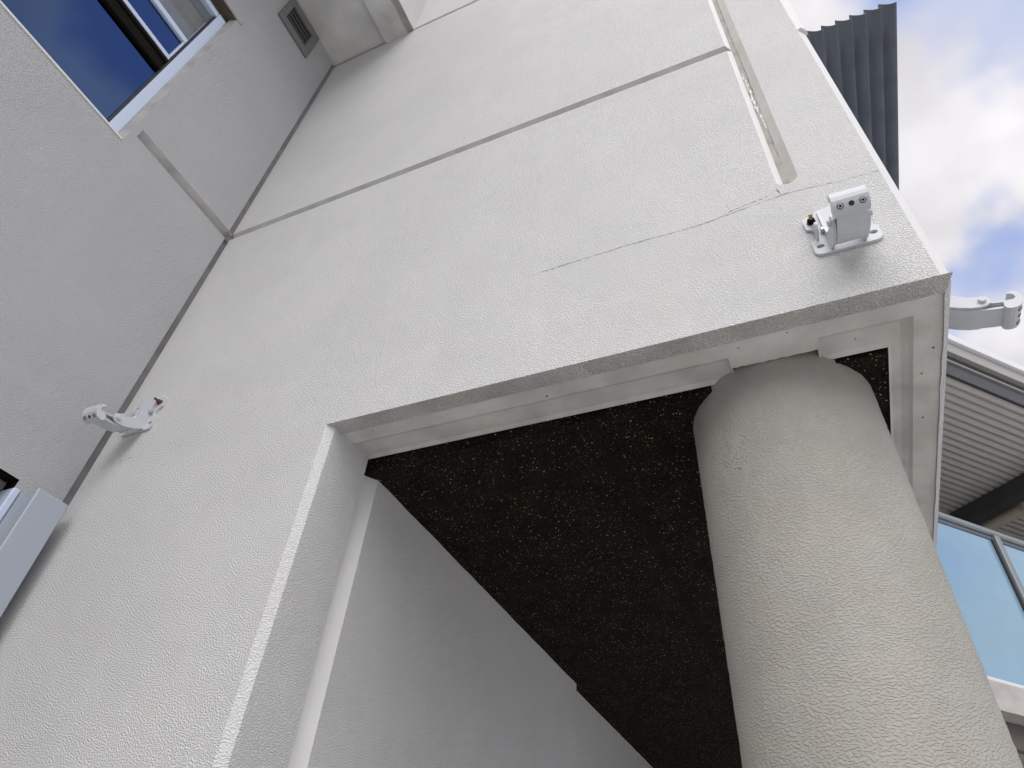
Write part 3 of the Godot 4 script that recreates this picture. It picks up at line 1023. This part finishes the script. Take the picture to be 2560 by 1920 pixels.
func build_balcony() -> void:
	# a wing turned about 46 degrees behind the corner; local x runs along the rail, local z towards the viewer
	var turn := deg_to_rad(46.38)
	var base := Vector3(0, 0, 1.2)
	var A := Vector3(cos(turn), 0, -sin(turn))
	var N := Vector3(-sin(turn), 0, -cos(turn))
	var P := func(a: float, y: float, n: float) -> Vector3:
		return base + A * a + N * n + Vector3(0, y, 0)
	var a_at := func(n: float) -> float:          # where the wing meets the side of the pale storey
		return (0.468 + sin(turn) * n) / cos(turn)
	var t := thing("balcony", "glass fronted balcony of the neighbouring wing beyond the column", "balcony", P.call(5.0, 0, 2.31), turn)
	var nr := 2.31
	var a0: float = a_at.call(nr)
	var a1 := 9.0
	var yt := 3.845
	var yb := 2.832
	var bar := func(called: String, aa: float, ab: float, y0: float, y1: float, n0: float, n1: float, m: Material, ch: float, root: Node3D) -> void:
		var st := mb()
		var lo := Vector3(aa - 5.0, y0, -(n1 - nr))
		var hi := Vector3(ab - 5.0, y1, -(n0 - nr))
		box(st, lo, hi, ch)
		part(called, st, m, root, "", true)
	bar.call("top_rail", a0, a1, yt - 0.045, yt, nr - 0.03, nr + 0.03, M.rail_metal, 0.01, t)
	bar.call("rail_channel", a0, a1, yt - 0.075, yt - 0.046, nr - 0.012, nr + 0.012, M.dark_steel, 0.003, t)
	for k in 5:
		var ap := 4.09 + k * 1.2
		bar.call("post", ap - 0.022, ap + 0.022, yb + 0.001, yt - 0.046, nr - 0.035, nr + 0.02, M.rail_metal, 0.004, t)
		bar.call("gasket", ap - 0.036, ap - 0.0225, yb + 0.001, yt - 0.076, nr - 0.016, nr + 0.012, M.black_rubber, 0.002, t)
		bar.call("glass_panel", (a0 if k == 0 else ap - 1.2 + 0.023), ap - 0.037, yb + 0.001, yt - 0.077, nr - 0.006, nr + 0.006, M.balcony_glass, 0.001, t)
	bar.call("base_channel", a0, a1, yb - 0.026, yb, nr - 0.03, nr + 0.03, M.flashing, 0.004, t)
	# slab, cut back along the pale storey
	var st := mb()
	var slab := PackedVector2Array([Vector2(a0 - 5.0, 0.045), Vector2(a0 - 5.0, 0.0), Vector2(a_at.call(5.0) - 5.0, -(5.0 - nr)), Vector2(a1 - 5.0, -(5.0 - nr)), Vector2(a1 - 5.0, 0.045)])
	prism(st, slab, Vector3(0, yb - 0.027, 0), Vector3.RIGHT, Vector3.BACK, 0.14) if false else prism_down(st, slab, yb - 0.027, 0.145)
	part("floor_slab", st, M.concrete, t, "stained concrete edge under the glass", true)
	st = mb()
	box(st, Vector3(-0.35, 0.0, -0.35), Vector3(a1 - 5.0, yb - 0.175, -0.10))
	part("lower_wall", st, M.brown_wall, t, "", true)
	st = mb()
	box(st, Vector3(a0 - 4.96, yb - 0.30, -0.099), Vector3(a1 - 5.0, yb - 0.1735, -0.055), 0.004)
	part("lintel_board", st, M.brown_wall, t, "", true)
	# back wall of the wing, in deep shade under the roof
	st = mb()
	box(st, Vector3(a_at.call(5.0) - 5.0, 0.0, -(5.2 - nr)), Vector3(a1 - 5.0, 5.0, -(5.0 - nr)))
	box(st, Vector3(2.6, yb - 0.02, -(4.99 - nr)), Vector3(2.75, 4.9, -0.05))
	part("back_wall", st, M.brown_wall, t, "", true)

	var r := thing("canopy_roof", "corrugated roof with dark steel fascia over the glass fronted balcony", "roof", P.call(5.0, 0, 2.31), turn)
	var nf := 2.10
	var f0: float = a_at.call(nf)
	bar.call("flashing", f0, a1, 5.485, 5.562, nf - 0.03, nf + 0.15, M.flashing, 0.004, r)
	bar.call("fascia", f0, a1, 5.36, 5.484, nf, nf + 0.06, M.steel_light, 0.003, r)
	bar.call("fascia_web", f0, a1, 5.235, 5.359, nf + 0.04, nf + 0.08, M.fascia_steel, 0.0, r)
	bar.call("lower_flange", f0, a1, 5.222, 5.234, nf - 0.005, nf + 0.08, M.steel_light, 0.002, r)
	bar.call("lower_beam", f0, a1, 5.07, 5.221, nf + 0.012, nf + 0.07, M.fascia_steel, 0.003, r)
	# corrugated ceiling, ribs parallel to the fascia
	var cy := 5.045
	var pitch := 0.064
	st = mb(0)
	var per := 8
	var rows := int((4.9 - (nf + 0.02)) / pitch * per)
	for i in rows:
		var na := nf + 0.02 + pitch * i / per
		var nb := nf + 0.02 + pitch * (i + 1) / per
		var ya := cy + 0.009 * sin(float(i) / per * TAU)
		var ybb := cy + 0.009 * sin(float(i + 1) / per * TAU)
		var sa: float = a_at.call(na) - 5.0
		var sb: float = a_at.call(nb) - 5.0
		quad(st, Vector3(sa, ya, -(na - nr)), Vector3(sb, ybb, -(nb - nr)), Vector3(a1 - 5.0, ybb, -(nb - nr)), Vector3(a1 - 5.0, ya, -(na - nr)))
	part("ceiling_sheet", st, M.ceiling_sheet, r, "", true)
	st = mb()
	prism_down(st, PackedVector2Array([Vector2(f0 - 5.0, nr - nf - 0.08), Vector2(a_at.call(5.2) - 5.0, -(5.2 - nr)), Vector2(a1 - 5.0, -(5.2 - nr)), Vector2(a1 - 5.0, nr - nf - 0.08)]), 5.48, 0.05)
	part("roof_deck", st, M.dark_steel, r, "", true)
	# cross beam, pipe
	bar.call("cross_beam", 5.61, 5.72, 4.906, cy - 0.012, nf + 0.10, 4.95, M.fascia_steel, 0.004, r)
	bar.call("cross_beam_flange", 5.60, 5.74, 4.890, 4.905, nf + 0.10, 4.95, M.fascia_steel, 0.003, r)
	st = mb()
	rod(st, Vector3(5.87 - 5.0, 4.912, 0.1), Vector3(5.87 - 5.0, 4.912, -(4.95 - nr)), 0.052, 16)
	part("drain_pipe", st, M.beige_wall, r, "", true)
	bar.call("pipe_collar", 5.808, 5.932, 4.850, 4.974, 2.90, 2.96, M.beige_wall, 0.02, r)

func prism_down(st: SurfaceTool, poly: PackedVector2Array, y: float, h: float) -> void:   # polygon in local x, z; top at y
	var up := PackedVector2Array()
	for p in poly:
		up.append(Vector2(p.x, -p.y))
	if Geometry2D.is_polygon_clockwise(up):
		up.reverse()
	prism(st, up, Vector3(0, y - h, 0), Vector3.RIGHT, Vector3.FORWARD, h)

func build_far_building() -> void:
	# unseen block added behind the camera to keep the low sky off the porch
	var o := thing("sky_blocker_terrace", "unseen low terrace block added behind the camera to hold off the low sky", "building", Vector3(0, 0, 10))
	var so := mb()
	box(so, Vector3(-11.0, 0, 9.5), Vector3(11.0, 3.2, 15.0))
	part("wall", so, M.beige_wall, o)
	so = mb()
	box(so, Vector3(-11.3, 3.201, 9.1), Vector3(11.3, 3.42, 15.3), 0.03)
	part("roof", so, M.beige_wall, o)
	for k in 6:
		so = mb()
		box(so, Vector3(-9.5 + k * 3.4, 1.0, 9.46), Vector3(-7.9 + k * 3.4, 2.3, 9.51), 0.01)
		part("window", so, M.tinted_glass, o)
	var t := thing("apartment_building", "beige building whose roof corner just shows beyond the balcony roof", "building", Vector3(9.2, 0, -11))
	var st := mb()
	box(st, Vector3(5.60, 0, -14.0), Vector3(12.0, 10.35, -10.4))
	part("wall", st, M.beige_wall, t)
	st = mb()
	box(st, Vector3(5.30, 10.351, -14.2), Vector3(12.2, 10.60, -10.1), 0.02)
	part("roof", st, M.beige_wall, t)
	for k in 3:
		st = mb()
		box(st, Vector3(6.4 + k * 1.8, 7.6, -10.43), Vector3(7.5 + k * 1.8, 9.0, -10.37), 0.01)
		part("window", st, M.tinted_glass, t)

# ------------------------------------------------------------------ awning brackets
func make_bracket(label: String, bolt_x: float, rusty: bool) -> Node3D:
	var t := thing("awning_bracket", label, "bracket", Vector3.ZERO, 0.0, "cast awning brackets bolted to the walls")
	# base plate with notched sides and slots: local x across, y up, z out of the wall
	var half: Array[Vector2] = [Vector2(0, 0.0), Vector2(0.062, 0.0), Vector2(0.072, 0.003), Vector2(0.078, 0.013), Vector2(0.078, 0.054), Vector2(0.069, 0.060), Vector2(0.060, 0.070), Vector2(0.056, 0.083), Vector2(0.060, 0.097), Vector2(0.068, 0.106), Vector2(0.078, 0.111), Vector2(0.079, 0.150), Vector2(0.072, 0.160), Vector2(0.050, 0.163), Vector2(0.042, 0.180), Vector2(0, 0.182)]
	var outline := PackedVector2Array()
	for p in half:
		outline.append(p)
	for i in range(half.size() - 2, 0, -1):
		outline.append(Vector2(-half[i].x, half[i].y))
	var holes := []
	for c in [Vector2(-0.060, 0.031), Vector2(0.062, 0.031), Vector2(-0.060, 0.133), Vector2(0.060, 0.133)]:
		holes.append(ring_points(c, 0.0095, 0.0075, 14))
	var st := mb()
	plate(st, outline, holes, 0.0005, 0.0085)
	part("base_plate", st, M.bracket_paint, t, "", true)
	# two cheeks: a curved fin from the plate out to the pivot bolt
	var cheek := PackedVector2Array([Vector2(0.0086, 0.008), Vector2(0.030, -0.008), Vector2(0.055, -0.023), Vector2(0.080, -0.0335), Vector2(0.100, -0.0375), Vector2(0.115, -0.036), Vector2(0.124, -0.029), Vector2(0.127, -0.018), Vector2(0.123, -0.007), Vector2(0.113, -0.001), Vector2(0.100, 0.000), Vector2(0.085, 0.005), Vector2(0.065, 0.018), Vector2(0.045, 0.034), Vector2(0.030, 0.054), Vector2(0.022, 0.080), Vector2(0.018, 0.120), Vector2(0.014, 0.160), Vector2(0.0086, 0.172)])
	for s: float in [-1.0, 1.0]:
		st = mb()
		prism(st, cheek, Vector3(0.0415 * s + (0.0035 if s < 0 else 0.0035), 0, 0), Vector3.BACK, Vector3.UP, 0.007, 0.0) if false else prism(st, cheek, Vector3(0.037 * s - 0.0035 + 0.007, 0, 0), Vector3.BACK, Vector3.UP, 0.007)
		part("cheek", st, M.bracket_paint, t, "", true)
	# arm: curved lower flange, web, top flange
	var under := [Vector2(0.030, -0.006), Vector2(0.042, -0.016), Vector2(0.060, -0.0275), Vector2(0.080, -0.0370), Vector2(0.100, -0.0430), Vector2(0.125, -0.0475), Vector2(0.150, -0.0510), Vector2(0.166, -0.0535)]
	var fl := PackedVector2Array()
	for p: Vector2 in under:
		fl.append(p)
	for i in range(under.size() - 1, -1, -1):
		fl.append(under[i] + Vector2(0.002, 0.006))
	st = mb()
	prism(st, fl, Vector3(0.0322, 0, 0), Vector3.BACK, Vector3.UP, -0.0644) if false else prism(st, fl, Vector3(-0.0322, 0, 0), Vector3(0, 0, 1), Vector3(0, 1, 0), -0.0644)
	part("arm", st, M.bracket_paint, t, "", true)
	st = mb()
	prism(st, PackedVector2Array([Vector2(0.05, -0.014), Vector2(0.08, -0.031), Vector2(0.12, -0.0405), Vector2(0.160, -0.0460), Vector2(0.160, -0.034), Vector2(0.12, -0.026), Vector2(0.08, -0.012), Vector2(0.05, 0.010)]), Vector3(0.018, 0, 0), Vector3(0, 0, 1), Vector3(0, 1, 0), 0.036)
	part("arm_web", st, M.bracket_paint, t, "", true)
	st = mb()
	prism(st, PackedVector2Array([Vector2(0.060, 0.004), Vector2(0.100, -0.017), Vector2(0.130, -0.026), Vector2(0.166, -0.033), Vector2(0.166, -0.028), Vector2(0.130, -0.020), Vector2(0.100, -0.011), Vector2(0.062, 0.010)]), Vector3(0.0322, 0, 0), Vector3(0, 0, 1), Vector3(0, 1, 0), 0.0644)
	part("arm_flange", st, M.bracket_paint, t, "", true)
	# jaw: a hooked bar across the end
	var jaw := PackedVector2Array()
	for q in [Vector2(0.146, -0.0525), Vector2(0.149, -0.0590), Vector2(0.156, -0.0630), Vector2(0.166, -0.0635), Vector2(0.175, -0.0605), Vector2(0.182, -0.0540), Vector2(0.187, -0.0450), Vector2(0.1890, -0.0330), Vector2(0.1880, -0.0180), Vector2(0.1840, -0.0100), Vector2(0.1770, -0.0065), Vector2(0.1680, -0.0075), Vector2(0.1640, -0.0120), Vector2(0.1710, -0.0145), Vector2(0.1765, -0.0200), Vector2(0.1770, -0.0300), Vector2(0.1700, -0.0350), Vector2(0.1560, -0.0340), Vector2(0.1480, -0.0400)]:
		jaw.append(q)
	st = mb()
	prism(st, jaw, Vector3(0.0365, 0, 0), Vector3(0, 0, 1), Vector3(0, 1, 0), 0.077)
	part("jaw", st, M.bracket_paint, t, "", true)
	# two screws with sockets in the sloping face of the jaw, an empty hole between them
	var fdir := Vector3(0, -0.72, 0.69).normalized()
	for k in 3:
		var at := Vector3(-0.025 + 0.0235 * k, -0.0568, 0.1785)
		st = mb()
		if k == 1:
			lathe(st, at, fdir, [Vector2(0.0062, -0.004), Vector2(0.0062, 0.0005), Vector2(0, 0.0006)], 14)
			part("screw_hole", st, M.black_rubber, t, "", true)
		else:
			lathe(st, at, fdir, [Vector2(0.0076, -0.004), Vector2(0.0076, 0.0005), Vector2(0.0060, 0.0006)], 16)
			part("screw_seat", st, M.black_rubber, t, "", true)
			st = mb()
			lathe(st, at, fdir, [Vector2(0.0060, -0.002), Vector2(0.0060, 0.0016), Vector2(0.0052, 0.0022), Vector2(0.0030, 0.0022)], 16)
			part("screw", st, M.zinc, t, "", true)
			st = mb()
			lathe(st, at, fdir, [Vector2(0.0030, 0.0021), Vector2(0, 0.0019)], 6)
			part("screw_socket", st, M.black_rubber, t, "", true)
	# pivot and fixing bolts with hexagon heads
	for s: float in [-1.0, 1.0]:
		for q in [Vector2(0.109, -0.018), Vector2(0.015, 0.083)]:
			st = mb()
			lathe(st, Vector3(0.0405 * s, q.y, q.x), Vector3(s, 0, 0), [Vector2(0.0105, 0), Vector2(0.0105, 0.001), Vector2(0.0088, 0.0012), Vector2(0.0088, 0.0065), Vector2(0.0075, 0.008), Vector2(0, 0.008)], 6 if q.x < 0.05 else 16)
			part("bolt", st, M.zinc if q.x < 0.05 else M.bracket_paint, t, "", true)
	# stop block between the cheeks
	st = mb()
	box(st, Vector3(-0.0330, 0.022, 0.034), Vector3(0.0330, 0.038, 0.056), 0.003)
	part("stop_block", st, M.bracket_paint, t, "", true)
	st = mb()
	prism(st, PackedVector2Array([Vector2(0.0086, 0.058), Vector2(0.030, 0.048), Vector2(0.050, 0.048), Vector2(0.058, 0.058), Vector2(0.057, 0.070), Vector2(0.030, 0.096), Vector2(0.0086, 0.120)]), Vector3(-0.058, 0, 0), Vector3(0, 0, 1), Vector3(0, 1, 0), 0.005)
	part("gusset", st, M.bracket_paint, t, "", true)
	# wall stud with washer, nut and thread end
	var metal: Material = M.rust if rusty else M.brass
	st = mb()
	lathe(st, Vector3(bolt_x, 0.133, 0.0085), Vector3.BACK, [Vector2(0.0115, 0), Vector2(0.0115, 0.003), Vector2(0.0095, 0.0035)], 14)
	part("washer", st, M.black_rubber if not rusty else M.rust, t, "", true)
	st = mb()
	lathe(st, Vector3(bolt_x, 0.133, 0.0115), Vector3.BACK, [Vector2(0.0098, 0), Vector2(0.0098, 0.0085), Vector2(0.008, 0.010), Vector2(0.005, 0.010)], 6)
	part("nut", st, M.dark_frame if not rusty else M.rust, t, "", true)
	st = mb()
	lathe(st, Vector3(bolt_x, 0.133, 0.0115), Vector3.BACK, [Vector2(0.005, 0), Vector2(0.005, 0.024), Vector2(0.0038, 0.0262), Vector2(0, 0.0262)], 12)
	part("stud", st, metal, t, "", true)
	return t

func build_brackets() -> void:
	var a := make_bracket("pale grey awning bracket on the pale wall below the foot of the upright groove", -0.060, false)
	a.position = Vector3(0.289, 2.911, 0.0)
	var b := make_bracket("pale awning bracket with a rusty wall bolt near the corner with the grey wing", 0.055, true)
	b.position = Vector3(-2.178, 2.940, 0.0)
	var c := a.duplicate() as Node3D
	c.name = numbered("awning_bracket")
	add_child(c, true)
	c.position = Vector3(SIDE_X, 2.874, -0.270)
	c.rotation.y = PI / 2
	c.set_meta("label", "awning bracket jutting out sideways against the clouds from the far side of the wall")
